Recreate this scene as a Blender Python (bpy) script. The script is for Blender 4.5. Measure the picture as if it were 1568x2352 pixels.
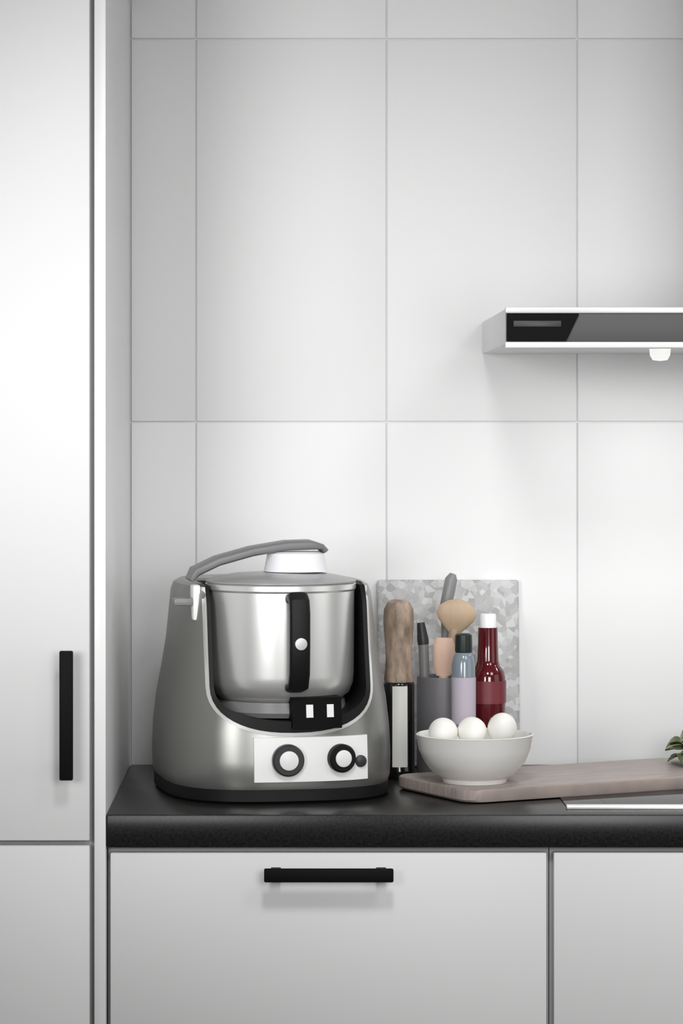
import bpy, bmesh, math, random
from mathutils import Vector, Matrix

for _o in list(bpy.data.objects):
    bpy.data.objects.remove(_o, do_unlink=True)
scene = bpy.context.scene
C = scene.collection
random.seed(4)
R = math.radians

# ------------------------------------------------------------------ camera
cam_d = bpy.data.cameras.new('camera')
cam = bpy.data.objects.new('camera', cam_d)
C.objects.link(cam)
cam.location = (0.0, -4.0, 1.427)
cam.rotation_euler = (R(90), 0, 0)
cam_d.sensor_fit = 'HORIZONTAL'
cam_d.sensor_width = 36.0
cam_d.lens = 36.0 * 6700.0 / 1568.0
cam_d.shift_x = 112.0 / 1568.0
cam_d.shift_y = -188.0 / 1568.0
scene.camera = cam

# ------------------------------------------------------------------ light
w = bpy.data.worlds.new('world')
scene.world = w
w.use_nodes = True
w.node_tree.nodes['Background'].inputs[0].default_value = (1, 1, 1, 1)
w.node_tree.nodes['Background'].inputs[1].default_value = 0.13

def area(name, loc, target, sx, sy, power, col=(1, 1, 1)):
    d = bpy.data.lights.new(name, 'AREA')
    d.shape = 'RECTANGLE'; d.size = sx; d.size_y = sy
    d.energy = power; d.color = col
    o = bpy.data.objects.new(name, d); C.objects.link(o)
    o.location = loc
    o.rotation_euler = (Vector(target) - Vector(loc)).to_track_quat('-Z', 'Y').to_euler()
    return o
area('front_fill_light', (0.64, -2.6, 1.5), (0.6, 0.6, 1.15), 0.8, 0.8, 5.2).data.spread = R(80)  # fill lamp added front right for the wall and bowl highlights, no actual window
area('left_window_light', (-1.0, -2.2, 1.6), (-0.3, 0.3, 1.5), 0.8, 0.8, 2.35).data.spread = R(40)
area('right_fill_light', (1.9, -0.7, 1.35), (0.1, 0.2, 1.15), 1.1, 1.1, 3.8)  # added lamp out of view, whitens the right side of the steel bowl
area('ceiling_spot', (1.2, -1.5, 2.5), (0.56, 0.6, 1.15), 0.6, 0.6, 1.6).data.spread = R(70)
area('ceiling_spot', (0.1, -1.5, 2.5), (0.22, 0.4, 0.9), 0.3, 0.3, 2.3).data.spread = R(75)

vs = scene.view_settings
vs.view_transform = 'Standard'
vs.look = 'None'
vs.gamma = 1.0
vs.use_curve_mapping = False
vs.exposure = 0.0

# ------------------------------------------------------------------ materials
MATS = {}
def mat(name, col, rough=0.5, metal=0.0, coat=0.0, noise=None, bump=0.0, spec=0.5, trans=0.0, ior=1.45, aniso=0.0):
    """procedural principled material; noise = (scale, second colour, stretch)"""
    m = bpy.data.materials.new(name); m.use_nodes = True
    nt = m.node_tree; b = nt.nodes['Principled BSDF']
    b.inputs['Base Color'].default_value = (*col, 1)
    b.inputs['Roughness'].default_value = rough
    b.inputs['Metallic'].default_value = metal
    b.inputs['Coat Weight'].default_value = coat
    b.inputs['Coat Roughness'].default_value = 0.08
    b.inputs['Specular IOR Level'].default_value = spec
    b.inputs['Transmission Weight'].default_value = trans
    b.inputs['IOR'].default_value = ior
    tc = nt.nodes.new('ShaderNodeTexCoord')
    mp = nt.nodes.new('ShaderNodeMapping')
    nt.links.new(tc.outputs['Object'], mp.inputs['Vector'])
    n = nt.nodes.new('ShaderNodeTexNoise')
    n.inputs['Detail'].default_value = 5
    nt.links.new(mp.outputs[0], n.inputs['Vector'])
    if noise:
        sc, c2, st = noise
        n.inputs['Scale'].default_value = sc
        mp.inputs['Scale'].default_value = st
        rp = nt.nodes.new('ShaderNodeValToRGB')
        rp.color_ramp.elements[0].position = 0.35
        rp.color_ramp.elements[1].position = 0.65
        rp.color_ramp.elements[0].color = (*col, 1)
        rp.color_ramp.elements[1].color = (*c2, 1)
        nt.links.new(n.outputs['Fac'], rp.inputs[0])
        nt.links.new(rp.outputs[0], b.inputs['Base Color'])
    else:
        n.inputs['Scale'].default_value = 30
        mr = nt.nodes.new('ShaderNodeMapRange')
        mr.inputs['To Min'].default_value = max(0.0, rough - 0.01)
        mr.inputs['To Max'].default_value = min(1.0, rough + 0.01)
        nt.links.new(n.outputs['Fac'], mr.inputs[0])
        nt.links.new(mr.outputs[0], b.inputs['Roughness'])
    if bump:
        bp = nt.nodes.new('ShaderNodeBump')
        bp.inputs['Strength'].default_value = bump
        bp.inputs['Distance'].default_value = 0.002
        nt.links.new(n.outputs['Fac'], bp.inputs['Height'])
        nt.links.new(bp.outputs[0], b.inputs['Normal'])
    MATS[name] = m
    return m

mat('tile', (0.82, 0.82, 0.82), 0.5, spec=0.3)
mat('grout', (0.72, 0.72, 0.72), 0.9)
mat('lacquer', (0.82, 0.82, 0.82), 0.42, spec=0.35)
mat('panel_white', (0.90, 0.90, 0.90), 0.35)
mat('carcass', (0.42, 0.42, 0.42), 0.7)
mat('black_metal', (0.004, 0.004, 0.004), 0.6, spec=0.15)
mat('plinth', (0.05, 0.05, 0.05), 0.6)
mat('floor_wood', (0.16, 0.13, 0.11), 0.5, noise=(4, (0.22, 0.18, 0.15), (1, 12, 1)))
mat('wall_paint', (0.75, 0.75, 0.75), 0.9)
mat('stone_dark', (0.007, 0.007, 0.007), 0.28, noise=(260, (0.020, 0.020, 0.020), (1, 1, 1)), spec=0.35)
mat('steel', (0.62, 0.62, 0.62), 0.28, 1.0)
mat('steel_bright', (0.92, 0.92, 0.90), 0.34, 0.75)
mat('steel_hood', (0.09, 0.09, 0.09), 0.55, 0.2)
mat('hood_white', (0.72, 0.72, 0.72), 0.35, 0.2)
mat('black_glass', (0.004, 0.004, 0.004), 0.06)
mat('lamp_lens', (0.9, 0.9, 0.88), 0.3)
_b = MATS['lamp_lens'].node_tree.nodes['Principled BSDF']
_b.inputs['Emission Color'].default_value = (1, 1, 0.97, 1); _b.inputs['Emission Strength'].default_value = 0.6
mat('black_satin', (0.003, 0.003, 0.003), 0.6, spec=0.12)
mat('charcoal', (0.035, 0.035, 0.035), 0.4)
mat('silver_body', (0.30, 0.30, 0.285), 0.34, 0.75)
mat('black_plastic', (0.006, 0.006, 0.006), 0.5, spec=0.3)
mat('white_plastic', (0.88, 0.88, 0.87), 0.35)
mat('grey_plastic', (0.22, 0.22, 0.22), 0.35)
mat('lid_pale', (0.36, 0.36, 0.36), 0.3)
mat('lid_grey', (0.19, 0.19, 0.19), 0.35)
mat('mill_wood', (0.50, 0.38, 0.29), 0.45, noise=(70, (0.20, 0.145, 0.105), (1, 1, 0.35)), bump=0.3)
mat('spoon_wood', (0.52, 0.38, 0.26), 0.5, noise=(30, (0.36, 0.27, 0.18), (1, 1, 0.2)))
mat('spatula_wood', (0.68, 0.47, 0.36), 0.5, noise=(30, (0.55, 0.38, 0.30), (1, 1, 0.2)))
mat('highlight_pale', (0.74, 0.74, 0.70), 0.25)  # gloss highlight of the mill base as a colour
mat('mill_black', (0.006, 0.006, 0.005), 0.12, coat=0.5)
mat('crock', (0.15, 0.145, 0.155), 0.40, noise=(8, (0.19, 0.185, 0.195), (1, 1, 1)))
mat('red_sauce', (0.085, 0.003, 0.006), 0.10, coat=0.6)
mat('red_label', (0.17, 0.03, 0.04), 0.4)
mat('cap_white', (0.92, 0.92, 0.95), 0.3)
mat('dark_cap', (0.012, 0.020, 0.018), 0.35)
mat('blue_glass', (0.20, 0.24, 0.28), 0.12, coat=0.4)
mat('lilac_label', (0.48, 0.43, 0.50), 0.6)
mat('china', (0.80, 0.79, 0.76), 0.22, coat=0.3)
mat('eggshell', (0.93, 0.92, 0.87), 0.5)
mat('board_wood', (0.40, 0.33, 0.30), 0.42, noise=(16, (0.29, 0.245, 0.225), (1, 9, 1)))
mat('leaf', (0.085, 0.105, 0.05), 0.4, noise=(25, (0.15, 0.18, 0.095), (1, 1, 1)))
mat('leaf_rib', (0.45, 0.52, 0.30), 0.5)

def speckle_mat():
    m = bpy.data.materials.new('speckled_stone'); m.use_nodes = True
    nt = m.node_tree; b = nt.nodes['Principled BSDF']
    tc = nt.nodes.new('ShaderNodeTexCoord')
    v = nt.nodes.new('ShaderNodeTexVoronoi'); v.inputs['Scale'].default_value = 110
    nt.links.new(tc.outputs['Object'], v.inputs['Vector'])
    sp = nt.nodes.new('ShaderNodeSeparateColor')
    nt.links.new(v.outputs['Color'], sp.inputs[0])
    rp = nt.nodes.new('ShaderNodeValToRGB')
    e = rp.color_ramp.elements
    e[0].position = 0.0; e[0].color = (0.36, 0.36, 0.36, 1)
    e[1].position = 1.0; e[1].color = (0.62, 0.62, 0.62, 1)
    x = e.new(0.5); x.color = (0.47, 0.47, 0.47, 1)
    nt.links.new(sp.outputs[0], rp.inputs[0])
    nt.links.new(rp.outputs[0], b.inputs['Base Color'])
    b.inputs['Roughness'].default_value = 0.45
    MATS['speckled_stone'] = m
speckle_mat()

# ------------------------------------------------------------------ helpers
def link_mesh(name, bm, m, parent=None, smooth=True, angle=35):
    me = bpy.data.meshes.new(name)
    bmesh.ops.recalc_face_normals(bm, faces=bm.faces)
    bm.to_mesh(me); bm.free()
    if smooth:
        for p in me.polygons: p.use_smooth = True
        me.set_sharp_from_angle(angle=R(angle))
    me.materials.append(MATS[m])
    o = bpy.data.objects.new(name, me)
    C.objects.link(o)
    if parent: o.parent = parent
    return o

def add_box(bm, x0, x1, y0, y1, z0, z1, bev=0.0, seg=2, M=None):
    r = bmesh.ops.create_cube(bm, size=1.0)
    vs_ = r['verts']
    for v in vs_:
        v.co = Vector(((x0 + x1) / 2 + v.co.x * (x1 - x0), (y0 + y1) / 2 + v.co.y * (y1 - y0), (z0 + z1) / 2 + v.co.z * (z1 - z0)))
    if bev:
        es = list({e for v in vs_ for e in v.link_edges})
        rb = bmesh.ops.bevel(bm, geom=es, offset=bev, segments=seg, profile=0.5, affect='EDGES')
        vs_ = list({v for f in rb['faces'] for v in f.verts} | {v for v in vs_ if v.is_valid})
    if M is not None:
        bmesh.ops.transform(bm, matrix=M, verts=vs_)
    return vs_

def box(name, m, parent, x0, x1, y0, y1, z0, z1, bev=0.0015, seg=2):
    bm = bmesh.new(); add_box(bm, x0, x1, y0, y1, z0, z1, bev, seg)
    return link_mesh(name, bm, m, parent)

def add_lathe(bm, prof, n=48, M=None):
    rings = []
    new = []
    for r, z in prof:
        if r < 1e-6:
            v = bm.verts.new((0, 0, z)); rings.append([v]); new.append(v)
        else:
            ring = [bm.verts.new((r * math.cos(2 * math.pi * k / n), r * math.sin(2 * math.pi * k / n), z)) for k in range(n)]
            rings.append(ring); new += ring
    for a, b in zip(rings, rings[1:]):
        if len(a) == 1 and len(b) == 1: continue
        for k in range(n):
            k2 = (k + 1) % n
            if len(a) == 1: bm.faces.new((a[0], b[k2], b[k]))
            elif len(b) == 1: bm.faces.new((a[k], a[k2], b[0]))
            else: bm.faces.new((a[k], a[k2], b[k2], b[k]))
    if M is not None: bmesh.ops.transform(bm, matrix=M, verts=new)
    return new

def lathe(name, m, parent, prof, n=48, M=None):
    bm = bmesh.new(); add_lathe(bm, prof, n, M)
    return link_mesh(name, bm, m, parent)

def add_tube(bm, pts, radii, n=14, flat=None):
    """swept tube; flat = (sx, sy) scales the section along side / up"""
    pts = [Vector(p) for p in pts]
    if not isinstance(radii, (list, tuple)): radii = [radii] * len(pts)
    rings = []
    for i, p in enumerate(pts):
        t = (pts[min(i + 1, len(pts) - 1)] - pts[max(i - 1, 0)]).normalized()
        ref = Vector((0, 1, 0)) if abs(t.y) < 0.9 else Vector((1, 0, 0))
        a = t.cross(ref).normalized(); b = t.cross(a).normalized()
        fx, fy = flat if flat else (1, 1)
        rings.append([bm.verts.new(p + radii[i] * (fx * math.cos(2 * math.pi * k / n) * a + fy * math.sin(2 * math.pi * k / n) * b)) for k in range(n)])
    for a, b in zip(rings, rings[1:]):
        for k in range(n):
            bm.faces.new((a[k], a[(k + 1) % n], b[(k + 1) % n], b[k]))
    bm.faces.new(rings[0][::-1]); bm.faces.new(rings[-1])

def empty(name, loc=(0, 0, 0), rz=0.0):
    o = bpy.data.objects.new(name, None); C.objects.link(o)
    o.empty_display_size = 0.05
    o.location = loc; o.rotation_euler = (0, 0, rz)
    return o

def tag(o, label, cat, group=None):
    o['label'] = label; o['category'] = cat
    if group: o['group'] = group
    return o

def structure(o, label=None):
    o['kind'] = 'structure'
    if label: o['label'] = label
    return o

# ------------------------------------------------------------------ setting
WY = 0.600          # face of the wall tiles
structure(box('floor', 'floor_wood', None, -1.7, 2.2, -4.6, 0.7, -0.05, 0.0, 0), 'dark wooden kitchen floor')
wall = structure(box('wall_back', 'grout', None, -1.7, 2.2, WY + 0.0035, WY + 0.12, 0.0, 2.62, 0), 'white tiled kitchen wall behind the worktop')
# large portrait tiles 0.30 x 0.604 m, joints recessed
tx0 = (450 - 672) * 4.6 / 6700.0
tw, th, tz0 = 437.5 * 4.6 / 6700.0, 0.604, 1.440
meshes = {}
for r_ in range(-1, 2):
    for c_ in range(-1, 6):
        xa, xb = tx0 + c_ * tw, tx0 + (c_ + 1) * tw
        za, zb = tz0 + r_ * th, min(tz0 + (r_ + 1) * th, 2.62)
        xa = max(xa, -0.2555)
        zt = max(za, 0.84)
        g = 0.0011
        key = (round(xb - xa, 4), round(zb - zt, 4))
        if key not in meshes:
            bm = bmesh.new()
            W_, H_ = xb - xa - 2 * g, zb - zt - 2 * g
            add_box(bm, 0, W_, 0, 0.006, 0, H_, 0.0012, 2)
            o = link_mesh('tile', bm, 'tile', wall)
            meshes[key] = o.data
        else:
            o = bpy.data.objects.new('tile', meshes[key]); C.objects.link(o); o.parent = wall
        o.location = (xa + g, WY + random.uniform(-0.0002, 0.0002), zt + g)

# ------------------------------------------------------------------ tall cabinet
tc_ = empty('tall_cabinet', (-0.56, 0.3, 0))
def in_parent(o, p):      # keep world placement under an unrotated parent
    o.parent = p; o.location = o.location - p.location; return o
def handle(parent, M):
    bm = bmesh.new()
    L, off = 0.088, 0.030
    add_box(bm, -L, L, -off - 0.009, -off, -0.0092, 0.0092, 0.002, 2, M)
    for s in (-1, 1):
        add_box(bm, s * (L - 0.016) - 0.007, s * (L - 0.016) + 0.007, -off - 0.002, 0.0, -0.006, 0.006, 0.001, 1, M)
    return link_mesh('handle', bm, 'black_metal', parent)
in_parent(box('carcass', 'carcass', None, -0.862, -0.273, 0.022, 0.598, 0.10, 2.088, 0.001), tc_)
in_parent(box('side_panel', 'panel_white', None, -0.272, -0.2562, 0.0, 0.598, 0.0, 2.095, 0.0012), tc_)
in_parent(box('side_panel', 'panel_white', None, -0.879, -0.863, 0.0, 0.598, 0.0, 2.095, 0.0012), tc_)
in_parent(box('plinth', 'plinth', None, -0.862, -0.273, 0.05, 0.07, 0.0, 0.098, 0.001), tc_)
in_parent(box('top_panel', 'panel_white', None, -0.862, -0.273, 0.002, 0.598, 2.089, 2.095, 0.001), tc_)
d1 = in_parent(box('door', 'lacquer', None, -0.859, -0.2785, 0.0, 0.019, 0.8640, 2.083, 0.0015), tc_)
d2 = in_parent(box('door', 'lacquer', None, -0.859, -0.2785, 0.0, 0.019, 0.104, 0.8570, 0.0015), tc_)
hx = (156.5 - 672) / 1675.0; hz = 1.427 - (1638 - 988) / 1675.0
handle(d1, Matrix.Translation((hx + 0.56, -0.3, hz)) @ Matrix.Rotation(R(90), 4, 'Y')).location = (0, 0, 0)
for ch in d1.children:
    ch.location = -d1.location
tag(tc_, 'tall white kitchen cupboard at the left with a black vertical bar handle', 'cupboard')

# ------------------------------------------------------------------ base cabinets
def base_cabinet(x0, x1, label, name='drawer_cabinet'):
    t = empty(name, ((x0 + x1) / 2, 0.3, 0))
    cx = (x0 + x1) / 2
    in_parent(box('carcass', 'carcass', None, x0, x1, 0.022, 0.596, 0.10, 0.8535, 0.001), t)
    in_parent(box('plinth', 'plinth', None, x0, x1, 0.05, 0.07, 0.0, 0.098, 0.001), t)
    for za, zb in ((0.475, 0.8470), (0.104, 0.471)):
        d = in_parent(box('drawer_front', 'lacquer', None, x0 + 0.0045, x1 - 0.0045, 0.001, 0.020, za, zb, 0.0015), t)
        h = handle(d, Matrix.Translation((cx if za > 0.4 else cx, 0.001, zb - 0.0255)))
        h.location = -(d.location) - t.location
    return tag(t, label, 'cabinet')
base_cabinet(-0.2545, 0.3525, 'white drawer cabinet below the food processor with its black bar handle in view')
base_cabinet(0.3535, 1.1535, 'white drawer cabinet at the right edge below the hob')

wt = box('worktop', 'stone_dark', None, -0.2557, 1.16, 0.0, WY - 0.001, 0.8545, 0.900, 0.0025)
tag(wt, 'glossy black stone worktop running along the tiled wall', 'worktop')

# ------------------------------------------------------------------ hob
hb = empty('hob', (0.75, 0.3, 0.900))
def pbox(name, m, p, x0, x1, y0, y1, z0, z1, bev=0.001, seg=2):
    o = box(name, m, None, x0 - p.location.x, x1 - p.location.x, y0 - p.location.y, y1 - p.location.y, z0 - p.location.z, z1 - p.location.z, bev, seg)
    o.parent = p
    return o
pbox('glass_top', 'black_glass', hb, 0.382, 1.118, 0.064, 0.545, 0.9001, 0.9020, 0.0006)
pbox('front_trim', 'steel_bright', hb, 0.380, 1.120, 0.048, 0.063, 0.9001, 0.9062, 0.0015)
tag(hb, 'black glass hob with a steel front edge let into the worktop', 'hob')

# ------------------------------------------------------------------ cooker hood
hd = empty('cooker_hood', (0.749, 0.6, 1.542))
HX0, HX1, HF = 0.2987, 1.199, 0.10
pbox('canopy', 'hood_white', hd, HX0, HX1, HF + 0.006, WY - 0.001, 1.5475, 1.5985, 0.003)
def slanted(name, m, xa, xb_top, xb_bot, z0, z1, y0, y1):
    bm = bmesh.new()
    L = hd.location
    v = [bm.verts.new(Vector(c) - L) for c in ((xa, y0, z0), (xb_bot, y0, z0), (xb_top, y0, z1), (xa, y0, z1), (xa, y1, z0), (xb_bot, y1, z0), (xb_top, y1, z1), (xa, y1, z1))]
    for f in ((0, 1, 2, 3), (5, 4, 7, 6), (4, 0, 3, 7), (1, 5, 6, 2), (3, 2, 6, 7), (4, 5, 1, 0)):
        bm.faces.new([v[k] for k in f])
    bmesh.ops.bevel(bm, geom=list(bm.edges), offset=0.0008, segments=1, affect='EDGES')
    return link_mesh(name, bm, m, hd)
pbox('front_fascia', 'steel_hood', hd, HX0 + 0.001, HX1 - 0.001, HF, HF + 0.005, 1.5515, 1.591, 0.001)
cp = slanted('control_panel', 'black_satin', HX0 + 0.002, 0.402, 0.384, 1.5525, 1.5905, HF - 0.005, HF - 0.0003)
sb = pbox('button_strip', 'charcoal', hd, HX0 + 0.011, HX0 + 0.078, HF - 0.0064, HF - 0.0051, 1.572, 1.5805, 0.0004)
sb.parent = cp
pbox('top_trim', 'hood_white', hd, HX0, HX1, HF - 0.002, HF + 0.012, 1.5912, 1.600, 0.0015)
pbox('bottom_trim', 'panel_white', hd, HX0, HX1, HF - 0.002, HF + 0.014, 1.5425, 1.5512, 0.0015)
for lx in (0.545, 0.953):
    lathe('lamp', 'lamp_lens', hd, [(0, -0.0125), (0.011, -0.011), (0.015, -0.004), (0.016, 0.006), (0, 0.006)], 24,
          Matrix.Translation((lx - 0.749, 0.33 - 0.6, 0.0)))
    ld = bpy.data.lights.new('hood_lamp_light', 'AREA'); ld.shape = 'DISK'; ld.size = 0.05; ld.energy = 0.8
    lo = bpy.data.objects.new('hood_lamp_light', ld); C.objects.link(lo)
    lo.location = (lx, 0.33, 1.527)
pbox('chimney', 'steel', hd, 0.632, 0.866, 0.33, WY - 0.001, 1.599, 2.60, 0.004)
tag(hd, 'flat wall-mounted cooker hood with a black glass control panel at its left end', 'cooker hood')

# ------------------------------------------------------------------ food processor
FP_L = Vector((-0.034, 0.300, 0.900)); FP_R = R(11.5)
fp = empty('food_processor', FP_L, FP_R)
SEC = [(0.0205, 0.163, 0.192), (0.030, 0.166, 0.195), (0.060, 0.167, 0.194), (0.100, 0.1655, 0.189), (0.140, 0.161, 0.184),
       (0.180, 0.1535, 0.179), (0.220, 0.147, 0.174), (0.260, 0.143, 0.170), (0.292, 0.140, 0.166), (0.303, 0.136, 0.161), (0.308, 0.127, 0.152)]
EXP = 3.0
def ab(z):
    if z <= SEC[0][0]: return SEC[0][1:]
    for (z0, a0, b0), (z1, a1, b1) in zip(SEC, SEC[1:]):
        if z <= z1:
            t = (z - z0) / (z1 - z0); return a0 + t * (a1 - a0), b0 + t * (b1 - b0)
    return SEC[-1][1:]
def front_y(x, z):
    a, b = ab(z); u = min(abs(x) / a, 0.985)
    return -b * (1 - u ** EXP) ** (1 / EXP)
def sect(a, b, z, n=96):
    out = []
    for k in range(n):
        t = 2 * math.pi * k / n; c, s = math.cos(t), math.sin(t)
        out.append((a * math.copysign(abs(c) ** (2 / EXP), c), b * math.copysign(abs(s) ** (2 / EXP), s), z))
    return out
def loft(bm, secs):
    rings = [[bm.verts.new(p) for p in s] for s in secs]
    n = len(rings[0])
    for a, b in zip(rings, rings[1:]):
        for k in range(n): bm.faces.new((a[k], a[(k + 1) % n], b[(k + 1) % n], b[k]))
    bm.faces.new(rings[0][::-1]); bm.faces.new(rings[-1])
UW, UZ, UB = 0.1170, 0.165, 0.100
def u_path(wd, zc, zb, top, n=24):
    pts = [(-wd, top)] + [(-wd, top + (zc - top) * k / 6) for k in range(1, 6)]
    for k in range(n + 1):
        t = math.pi + math.pi * k / n
        c, s = math.cos(t), math.sin(t)
        pts.append((wd * math.copysign(abs(c) ** 0.85, c), zc + (zc - zb) * math.copysign(abs(s) ** 0.85, s)))
    pts += [(wd, zc + (top - zc) * k / 6) for k in range(1, 6)] + [(wd, top)]
    return pts
bmb = bmesh.new()
loft(bmb, [sect(a, b, z) for z, a, b in SEC])
body = link_mesh('housing', bmb, 'silver_body', None)
bmc = bmesh.new()
up = u_path(UW, UZ, UB, 0.40)
fa = [bmc.verts.new((x, -0.3, z)) for x, z in up]; fb = [bmc.verts.new((x, 0.042, z)) for x, z in up]
for k in range(len(up)):
    k2 = (k + 1) % len(up); bmc.faces.new((fa[k], fa[k2], fb[k2], fb[k]))
bmc.faces.new(fa[::-1]); bmc.faces.new(fb)
cutter = link_mesh('cutter', bmc, 'black_plastic', None)
md = body.modifiers.new('cut', 'BOOLEAN'); md.operation = 'DIFFERENCE'; md.object = cutter; md.solver = 'EXACT'
dg = bpy.context.evaluated_depsgraph_get()
me2 = bpy.data.meshes.new_from_object(body.evaluated_get(dg))
body.modifiers.clear(); body.data = me2
me2.materials.clear(); me2.materials.append(MATS['silver_body'])
for p in me2.polygons: p.material_index = 0; p.use_smooth = True
me2.set_sharp_from_angle(angle=R(35))
bpy.data.objects.remove(cutter, do_unlink=True)
body.parent = fp
# black liner of the bowl recess, following the housing's curved front
bm = bmesh.new()
outer = u_path(UW - 0.0004, UZ, UB + 0.0004, 0.3045); inner = u_path(UW - 0.0065, UZ, UB + 0.016, 0.3045)
cols = []
for (xo, zo), (xi, zi) in zip(outer, inner):
    yf = front_y(xo, zo) - 0.0025
    cols.append([bm.verts.new((xo, 0.0415, zo)), bm.verts.new((xo, yf, zo)), bm.verts.new((xi, yf, zi)), bm.verts.new((xi, 0.036, zi))])
for a, b in zip(cols, cols[1:]):
    for k in range(4): bm.faces.new((a[k], a[(k + 1) % 4], b[(k + 1) % 4], b[k]))
bm.faces.new(cols[0]); bm.faces.new(cols[-1][::-1])
link_mesh('recess_liner', bm, 'black_plastic', fp)
pbl = box('recess_back', 'black_plastic', fp, -0.105, 0.105, 0.030, 0.0355, 0.125, 0.3045, 0.001)
# added bright band imitating a bevel highlight round the recess
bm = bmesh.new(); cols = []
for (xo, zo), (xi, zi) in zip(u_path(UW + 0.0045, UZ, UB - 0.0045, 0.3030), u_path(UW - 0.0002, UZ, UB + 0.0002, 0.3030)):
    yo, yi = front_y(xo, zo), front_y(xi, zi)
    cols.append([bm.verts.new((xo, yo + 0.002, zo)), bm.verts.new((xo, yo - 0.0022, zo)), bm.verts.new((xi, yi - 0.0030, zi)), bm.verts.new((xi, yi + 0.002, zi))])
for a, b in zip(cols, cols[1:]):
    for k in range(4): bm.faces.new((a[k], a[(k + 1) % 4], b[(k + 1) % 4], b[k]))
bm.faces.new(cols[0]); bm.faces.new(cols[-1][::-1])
link_mesh('recess_highlight', bm, 'steel_bright', fp)
# foot
bm = bmesh.new()
loft(bm, [sect(0.160, 0.186, 0.0), sect(0.164, 0.191, 0.004), sect(0.164, 0.191, 0.0203)])
link_mesh('foot', bm, 'black_plastic', fp)
# steel bowl
BY = -0.083
Mb = Matrix.Translation((0, BY, 0))
bowl = lathe('mixing_bowl', 'steel_bright', fp, [(0, 0.132), (0.060, 0.133), (0.084, 0.138), (0.099, 0.150), (0.1045, 0.164), (0.1057, 0.177), (0.1065, 0.296),
              (0.1088, 0.299), (0.1088, 0.306), (0.1065, 0.308), (0.1045, 0.300), (0.103, 0.18), (0.085, 0.145), (0, 0.140)], 72, Mb)
lathe('base_ring', 'grey_plastic', bowl, [(0.070, 0.1190), (0.090, 0.1190), (0.095, 0.126), (0.092, 0.1405), (0.070, 0.1345)], 60, Mb)
# handle of the bowl
bm = bmesh.new()
hp = [(0, BY - 0.107, 0.289), (0, BY - 0.124, 0.292), (0, BY - 0.134, 0.286), (0, BY - 0.138, 0.270), (0, BY - 0.138, 0.225), (0, BY - 0.136, 0.185), (0, BY - 0.127, 0.168), (0, BY - 0.104, 0.164)]
secs = []
for i, p in enumerate(hp):
    p = Vector(p); t = (Vector(hp[min(i + 1, 7)]) - Vector(hp[max(i - 1, 0)])).normalized()
    nrm = t.cross(Vector((1, 0, 0))).normalized()
    hw, ht = 0.0145, 0.0075
    s = []
    for k in range(20):
        an = 2 * math.pi * k / 20; c, sn = math.cos(an), math.sin(an)
        s.append(p + Vector((1, 0, 0)) * hw * math.copysign(abs(c) ** 0.6, c) + nrm * ht * math.copysign(abs(sn) ** 0.6, sn))
    secs.append(s)
loft(bm, secs)
bh = link_mesh('bowl_handle', bm, 'black_plastic', bowl)
lathe('badge', 'steel', bowl, [(0, 0.003), (0.0085, 0.0028), (0.0095, 0.0), (0, 0.0)], 24,
      Matrix.Translation((0, BY - 0.1450, 0.228)) @ Matrix.Rotation(R(90), 4, 'X'))
# lid, cup and locking arm
lid = lathe('lid', 'lid_pale', fp, [(0, 0.3225), (0.04, 0.322), (0.07, 0.320), (0.096, 0.315), (0.109, 0.3105), (0.109, 0.3085), (0, 0.3085)], 72, Mb)
lathe('measuring_cup', 'cap_white', lid, [(0, 0.3515), (0.036, 0.3515), (0.041, 0.349), (0.046, 0.323), (0, 0.323)], 40, Matrix.Translation((0.022, BY, 0)))
bm = bmesh.new()
arm = [(-0.134, 0.312), (-0.126, 0.324), (-0.094, 0.339), (-0.044, 0.3525), (0.006, 0.3605), (0.040, 0.3615), (0.058, 0.3585), (0.064, 0.352)]
secs = []
for i, (x, z) in enumerate(arm):
    x2, z2 = arm[min(i + 1, 7)]; x1, z1 = arm[max(i - 1, 0)]
    t = Vector((x2 - x1, 0, z2 - z1)).normalized(); nrm = Vector((-t.z, 0, t.x))
    hw = 0.026 if 0 < i < 7 else 0.022
    th_ = 0.0075 if 0 < i < 6 else 0.0045
    s = []
    for k in range(20):
        an = 2 * math.pi * k / 20; c, sn = math.cos(an), math.sin(an)
        s.append(Vector((x, BY, z)) + Vector((0, 1, 0)) * hw * math.copysign(abs(c) ** 0.6, c) + nrm * th_ * math.copysign(abs(sn) ** 0.6, sn))
    secs.append(s)
loft(bm, secs)
link_mesh('locking_arm', bm, 'lid_grey', fp)
# side latch on the shoulder
lt = box('latch', 'grey_plastic', fp, -0.160, -0.128, -0.11, -0.085, 0.276, 0.287, 0.003)
box('latch_post', 'white_plastic', lt, -0.133, -0.122, -0.112, -0.083, 0.255, 0.306, 0.003)
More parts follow.
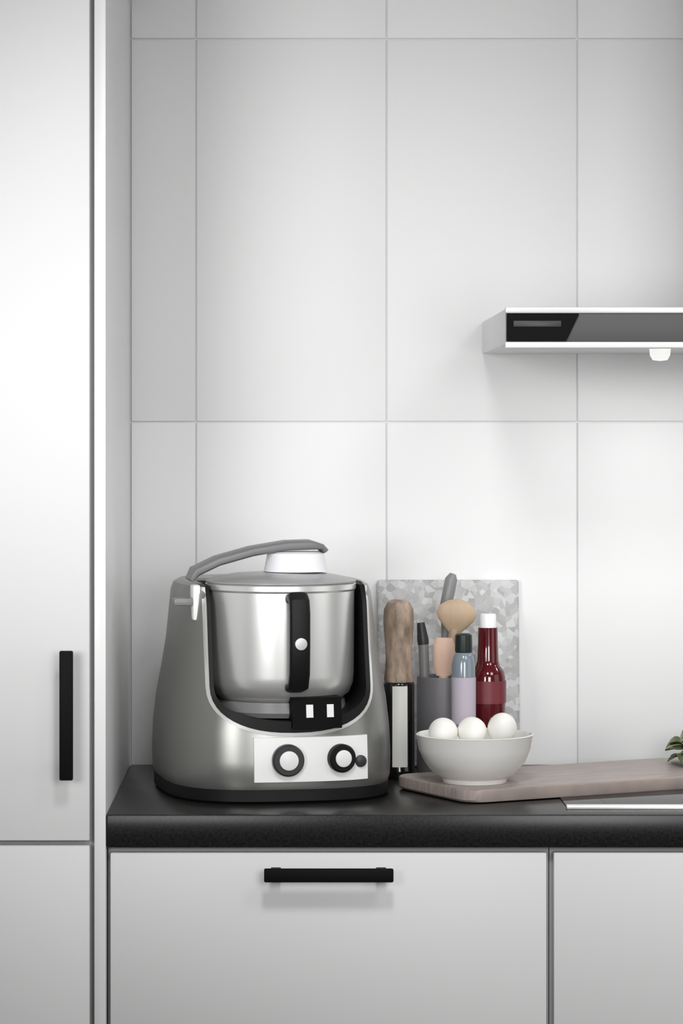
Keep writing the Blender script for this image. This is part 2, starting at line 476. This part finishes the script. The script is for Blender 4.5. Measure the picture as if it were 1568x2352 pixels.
# conforming front plates
def front_plate(name, m, parent, x0, x1, z0, z1, lift, thick, nx=20, nz=6):
    bm = bmesh.new(); g = []
    for L in (lift, lift - thick):
        g.append([[bm.verts.new((x0 + (x1 - x0) * i / nx, front_y(x0 + (x1 - x0) * i / nx, z0 + (z1 - z0) * j / nz) - L, z0 + (z1 - z0) * j / nz)) for j in range(nz + 1)] for i in range(nx + 1)])
    F, B = g
    for i in range(nx):
        for j in range(nz):
            bm.faces.new((F[i][j], F[i + 1][j], F[i + 1][j + 1], F[i][j + 1]))
            bm.faces.new((B[i][j], B[i][j + 1], B[i + 1][j + 1], B[i + 1][j]))
    for i in range(nx):
        bm.faces.new((F[i][0], B[i][0], B[i + 1][0], F[i + 1][0])); bm.faces.new((F[i][nz], F[i + 1][nz], B[i + 1][nz], B[i][nz]))
    for j in range(nz):
        bm.faces.new((F[0][j], F[0][j + 1], B[0][j + 1], B[0][j])); bm.faces.new((F[nx][j], B[nx][j], B[nx][j + 1], F[nx][j + 1]))
    return link_mesh(name, bm, m, parent)
pan = front_plate('control_panel', 'white_plastic', fp, -0.060, 0.107, 0.032, 0.094, 0.004, 0.0055)
def dial(x, z, r, ringm, capm):
    yaw = math.atan2(front_y(x + 0.01, z) - front_y(x - 0.01, z), 0.02)
    M = Matrix.Translation((x, front_y(x, z) - 0.0042, z)) @ Matrix.Rotation(yaw, 4, 'Z') @ Matrix.Rotation(R(90), 4, 'X')
    k = lathe('dial', ringm, pan, [(0, 0.0), (r, 0.0), (r, 0.009), (r - 0.002, 0.011), (r * 0.62, 0.011), (0, 0.011)], 36, M)
    lathe('dial_cap', capm, k, [(0, 0.0112), (r * 0.60, 0.0112), (r * 0.60, 0.013), (r * 0.5, 0.014), (0, 0.014)], 30, M)
dial(-0.013, 0.063, 0.0225, 'charcoal', 'white_plastic')
dial(0.064, 0.064, 0.0200, 'black_plastic', 'white_plastic')
M = Matrix.Translation((0.0950, front_y(0.0950, 0.058) - 0.004, 0.058)) @ Matrix.Rotation(R(90), 4, 'X')
lathe('button', 'charcoal', pan, [(0, 0.0), (0.0085, 0.0), (0.0085, 0.003), (0.007, 0.004), (0, 0.004)], 24, M)
dsp = front_plate('display', 'black_satin', fp, -0.006, 0.066, 0.1065, 0.150, 0.012, 0.035)
for x in (0.014, 0.044):
    front_plate('indicator', 'white_plastic', dsp, x, x + 0.010, 0.122, 0.140, 0.0128, 0.001, 3, 2)
tag(fp, 'large silver food processor with steel bowl, black handle and white dial panel', 'food processor')

# ------------------------------------------------------------------ speckled board against the wall
sl = empty('stone_board', (0.244, 0.555, 0.9005))
bm = bmesh.new()
add_box(bm, -0.111, 0.111, 0.0, 0.014, 0.0, 0.293, 0.004, 3, Matrix.Rotation(R(-5.6), 4, 'X'))
o = link_mesh('slab', bm, 'speckled_stone', sl)
tag(sl, 'speckled grey rectangular board leaning upright against the tiled wall', 'board')

# ------------------------------------------------------------------ pepper mill
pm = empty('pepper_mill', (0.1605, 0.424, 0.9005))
lathe('base', 'mill_black', pm, [(0, 0), (0.0245, 0), (0.0255, 0.003), (0.0255, 0.012), (0.0245, 0.016), (0.0240, 0.12), (0.0240, 0.142), (0.0225, 0.1445), (0, 0.1445)], 48)
lathe('wooden_top', 'mill_wood', pm, [(0, 0.145), (0.0215, 0.145), (0.0225, 0.15), (0.0205, 0.165), (0.0195, 0.185), (0.0215, 0.210), (0.0235, 0.235), (0.0225, 0.255), (0.017, 0.266), (0.008, 0.270), (0, 0.2705)], 48)
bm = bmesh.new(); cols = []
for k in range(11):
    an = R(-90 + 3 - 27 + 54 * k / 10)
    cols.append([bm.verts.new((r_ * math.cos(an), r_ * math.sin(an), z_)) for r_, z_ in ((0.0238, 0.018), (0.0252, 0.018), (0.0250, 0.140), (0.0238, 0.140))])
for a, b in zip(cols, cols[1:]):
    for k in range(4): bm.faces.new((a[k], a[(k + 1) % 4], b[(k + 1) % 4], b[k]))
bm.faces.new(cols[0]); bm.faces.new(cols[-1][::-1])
link_mesh('highlight_stripe', bm, 'highlight_pale', pm)  # pale strip standing in for the gloss highlight on the black base
tag(pm, 'tall pepper mill with wooden top and black base with a painted highlight stripe', 'pepper mill')

# ------------------------------------------------------------------ utensil crock and utensils
cr = lathe('utensil_crock', 'crock', None, [(0, 0), (0.037, 0), (0.040, 0.003), (0.041, 0.01), (0.041, 0.147), (0.0405, 0.150), (0.0385, 0.150), (0.0375, 0.147), (0.0375, 0.008), (0, 0.008)], 56)
cr.location = (0.231, 0.470, 0.9005)
tag(cr, 'dark grey utensil crock between the pepper mill and the red bottle', 'utensil crock')
def wp(px, py, y): return Vector(((px - 672) * (4 + y) / 6700, y, 1.427 - (py - 988) * (4 + y) / 6700))
def utensil(name, root, label, cat, parts):
    t = empty(name, root)
    for pn, pts, rad, flat, m in parts:
        bm = bmesh.new(); add_tube(bm, [Vector(p) - Vector(root) for p in pts], rad, 18, flat)
        link_mesh(pn, bm, m, t)
    return tag(t, label, cat, 'utensils in the grey crock')
cb = Vector((0.231, 0.470, 0.910))
a, b = wp(1022, 1540, .465), wp(1044, 1445, .462)
root = cb + Vector((-0.006, -0.006, 0.003))
tp = wp(1052, 1376, .46); d_ = (tp - b)
utensil('wooden_spoon', root, 'wooden spoon with round head up in the grey crock', 'spoon',
        [('stick', [root, a, b], [0.006, 0.0065, 0.0075], None, 'spoon_wood'),
         ('spoon_head', [b - d_ * 0.1, b + d_ * 0.1, b + d_ * 0.3, b + d_ * 0.5, b + d_ * 0.75, b + d_ * 0.92, b + d_], [0.010, 0.019, 0.027, 0.0305, 0.027, 0.016, 0.004], (1, 0.28), 'spoon_wood')])
root = cb + Vector((-0.012, -0.022, 0.003))
a, b = wp(1018, 1552, .444), wp(1020, 1465, .440)
utensil('wooden_spatula', root, 'short pale wooden spatula in front of the round wooden spoon', 'spatula',
        [('stick', [root, a], [0.006, 0.007], None, 'spatula_wood'),
         ('blade', [a, a.lerp(b, 0.25), a.lerp(b, 0.8), b], [0.011, 0.0155, 0.0165, 0.013], (1, 0.25), 'spatula_wood')])
root = cb + Vector((0.004, 0.012, 0.003))
a, b, c = wp(1022, 1400, .49), wp(1036, 1330, .493), wp(1040, 1318, .494)
utensil('steel_ladle', root, 'dark steel utensil handle rising highest above the wooden spoon', 'ladle',
        [('shaft', [root, a], [0.005, 0.0065], None, 'grey_plastic'), ('grip', [a, a.lerp(b, .1), b, c], [0.007, 0.0095, 0.0095, 0.005], None, 'grey_plastic')])
root = cb + Vector((-0.024, 0.004, 0.003))
a, b = wp(972, 1480, .478), wp(966, 1430, .479)
utensil('kitchen_tongs', root, 'thin dark utensil with a black tip beside the pepper mill', 'utensil',
        [('shaft', [root, a], [0.006, 0.008], None, 'grey_plastic'), ('tip', [a, a.lerp(b, .2), b], [0.0085, 0.009, 0.006], None, 'charcoal')])

# ------------------------------------------------------------------ bottles
rb = empty('sauce_bottle', (0.297, 0.440, 0.9005))
gl = lathe('bottle_body', 'red_sauce', rb, [(0, 0), (0.0245, 0), (0.027, 0.004), (0.0272, 0.15), (0.0255, 0.160), (0.0190, 0.168), (0.0165, 0.176), (0.0155, 0.20), (0.0150, 0.226), (0, 0.226)], 48)
lathe('cap', 'cap_white', rb, [(0.0, 0.2262), (0.0125, 0.2262), (0.0125, 0.243), (0.0115, 0.247), (0, 0.247)], 32)
lathe('label', 'red_label', gl, [(0.0273, 0.112), (0.0278, 0.112), (0.0278, 0.146), (0.0273, 0.146)], 48)
tag(rb, 'dark red sauce bottle with white cap standing behind the bowl of eggs', 'bottle')
sbt = empty('slim_bottle', (0.257, 0.390, 0.9005))
gl = lathe('bottle_body', 'blue_glass', sbt, [(0, 0), (0.016, 0), (0.0178, 0.003), (0.018, 0.175), (0.016, 0.186), (0.0125, 0.192), (0.0, 0.192)], 40)
lathe('cap', 'dark_cap', sbt, [(0, 0.1922), (0.0128, 0.1922), (0.0132, 0.196), (0.0125, 0.2185), (0.010, 0.2205), (0, 0.2205)], 32)
lathe('label', 'lilac_label', gl, [(0.0181, 0.085), (0.0186, 0.085), (0.0186, 0.155), (0.0181, 0.155)], 40)
tag(sbt, 'slim bottle with dark cap and pale lilac label left of the red bottle', 'bottle')

# ------------------------------------------------------------------ cutting board
BO = Vector((0.245, 0.100, 0.9021)); BA = R(27)
cbd = empty('cutting_board', BO, BA)
bm = bmesh.new()
L_, W_, T_, rc = 0.50, 0.22, 0.018, 0.030
pts = []
for cx, cy, a0 in ((L_ - rc, rc, -90), (L_ - rc, W_ - rc, 0), (rc, W_ - rc, 90), (rc, rc, 180)):
    for k in range(9):
        an = R(a0 + 90 * k / 8); pts.append((cx + rc * math.cos(an), cy + rc * math.sin(an)))
secs = []
cxm, cym = L_ / 2, W_ / 2
for ins, z in ((0.003, 0.0), (0.0, 0.003), (0.0, T_ - 0.003), (0.001, T_ - 0.001), (0.003, T_)):
    secs.append([(x + (cxm - x) / math.hypot(cxm - x, cym - y) * ins, y + (cym - y) / math.hypot(cxm - x, cym - y) * ins, z) for x, y in pts])
loft(bm, secs)
link_mesh('plank', bm, 'board_wood', cbd)
tag(cbd, 'thick greyish brown wooden cutting board lying under the bowl', 'cutting board')
BT = BO.z + T_

# ------------------------------------------------------------------ bowl with eggs
bw = lathe('bowl', 'china', None, [(0, 0.0), (0.046, 0.0), (0.047, 0.006), (0.060, 0.013), (0.073, 0.030), (0.0805, 0.048), (0.0835, 0.066), (0.0845, 0.0685), (0.0825, 0.0695), (0.0800, 0.066),
           (0.077, 0.048), (0.069, 0.031), (0.056, 0.017), (0.03, 0.010), (0, 0.009)], 72)
bw.location = (0.262, 0.205, BT + 0.0003)
tag(bw, 'white china bowl of eggs on the left end of the cutting board', 'bowl')
ez = bw.location.z
eggm = None
eggs = [((-0.0240, 0.004, 0.0345), (88, 4), 'white egg low in the bowl under the pile, the left one'),
        ((0.0185, -0.003, 0.0345), (92, -5), 'white egg low in the middle of the bowl under the pile'),
        ((-0.0455, -0.002, 0.0710), (86, -4), 'white egg on the pile at the left rim of the bowl'),
        ((-0.0030, 0.003, 0.0712), (94, 6), 'white egg on the pile in the middle of the bowl'),
        ((0.0400, 0.000, 0.0775), (58, 0), 'white egg highest on the pile, just below the red bottle')]
prof = []
for k in range(17):
    t = math.pi * k / 16
    z = -math.cos(t) * 0.0275
    r = math.sin(t) * 0.0212 * (1 - 0.10 * math.cos(math.pi - t) * -1 * -1)
    prof.append((max(r, 0.0), z))
prof[0] = (0, prof[0][1]); prof[-1] = (0, prof[-1][1])
for (x, y, z), (tilt, yaw), lab in eggs:
    if eggm is None:
        e = lathe('egg', 'eggshell', None, prof, 28); eggm = e.data
    else:
        e = bpy.data.objects.new('egg', eggm); C.objects.link(e)
    e.location = (bw.location.x + x, bw.location.y + y, ez + z)
    e.rotation_euler = (R(tilt), 0, R(yaw))
    tag(e, lab, 'egg', 'eggs in the white bowl')

# ------------------------------------------------------------------ leafy greens
gp = Vector((0.618, 0.424, BT))
lv = empty('leafy_greens', gp)
def leaf(base, yaw, length, width, rise, curl, tw=0.0):
    bm = bmesh.new(); nL, nW = 10, 6; g = []
    for i in range(nL + 1):
        t = i / nL
        wd = width * (math.sin(math.pi * min(1, t * 0.92 + 0.06)) ** 0.7)
        row = []
        for j in range(nW + 1):
            s = j / nW * 2 - 1
            x = t * length; y = s * wd
            z = rise * math.sin(t * 1.9) - curl * t * t + 0.18 * wd * s * s + 0.0025 * math.sin(9 * t + 5 * s) * abs(s)
            row.append(Vector((x, y, z)))
        g.append(row)
    M = Matrix.Translation(base) @ Matrix.Rotation(yaw, 4, 'Z') @ Matrix.Rotation(tw, 4, 'X')
    V = [[bm.verts.new(M @ p) for p in row] for row in g]
    V2 = [[bm.verts.new(M @ (p + Vector((0, 0, -0.0009)))) for p in row] for row in g]
    for i in range(nL):
        for j in range(nW):
            bm.faces.new((V[i][j], V[i + 1][j], V[i + 1][j + 1], V[i][j + 1]))
            bm.faces.new((V2[i][j], V2[i][j + 1], V2[i + 1][j + 1], V2[i + 1][j]))
    for i in range(nL):
        bm.faces.new((V[i][0], V2[i][0], V2[i + 1][0], V[i + 1][0])); bm.faces.new((V[i][nW], V[i + 1][nW], V2[i + 1][nW], V2[i][nW]))
    o = link_mesh('leaf', bm, 'leaf', lv)
    bm = bmesh.new()
    add_tube(bm, [M @ (row[nW // 2] + Vector((0, 0, 0.0006))) for row in g], [0.0018 - 0.00012 * k for k in range(nL + 1)], 6)
    link_mesh('rib', bm, 'leaf_rib', o)
    return o
for k in range(16):
    lay = k // 6
    leaf(Vector((random.uniform(-0.008, 0.02), random.uniform(-0.015, 0.015), 0.003 + 0.009 * lay)), R(180 + 62 * k + random.uniform(-14, 14)), 0.060 - 0.007 * lay, 0.024, 0.018 + 0.007 * lay, 0.014, random.uniform(-.3, .3))
tag(lv, 'dark green leafy vegetable on the right end of the cutting board', 'greens')
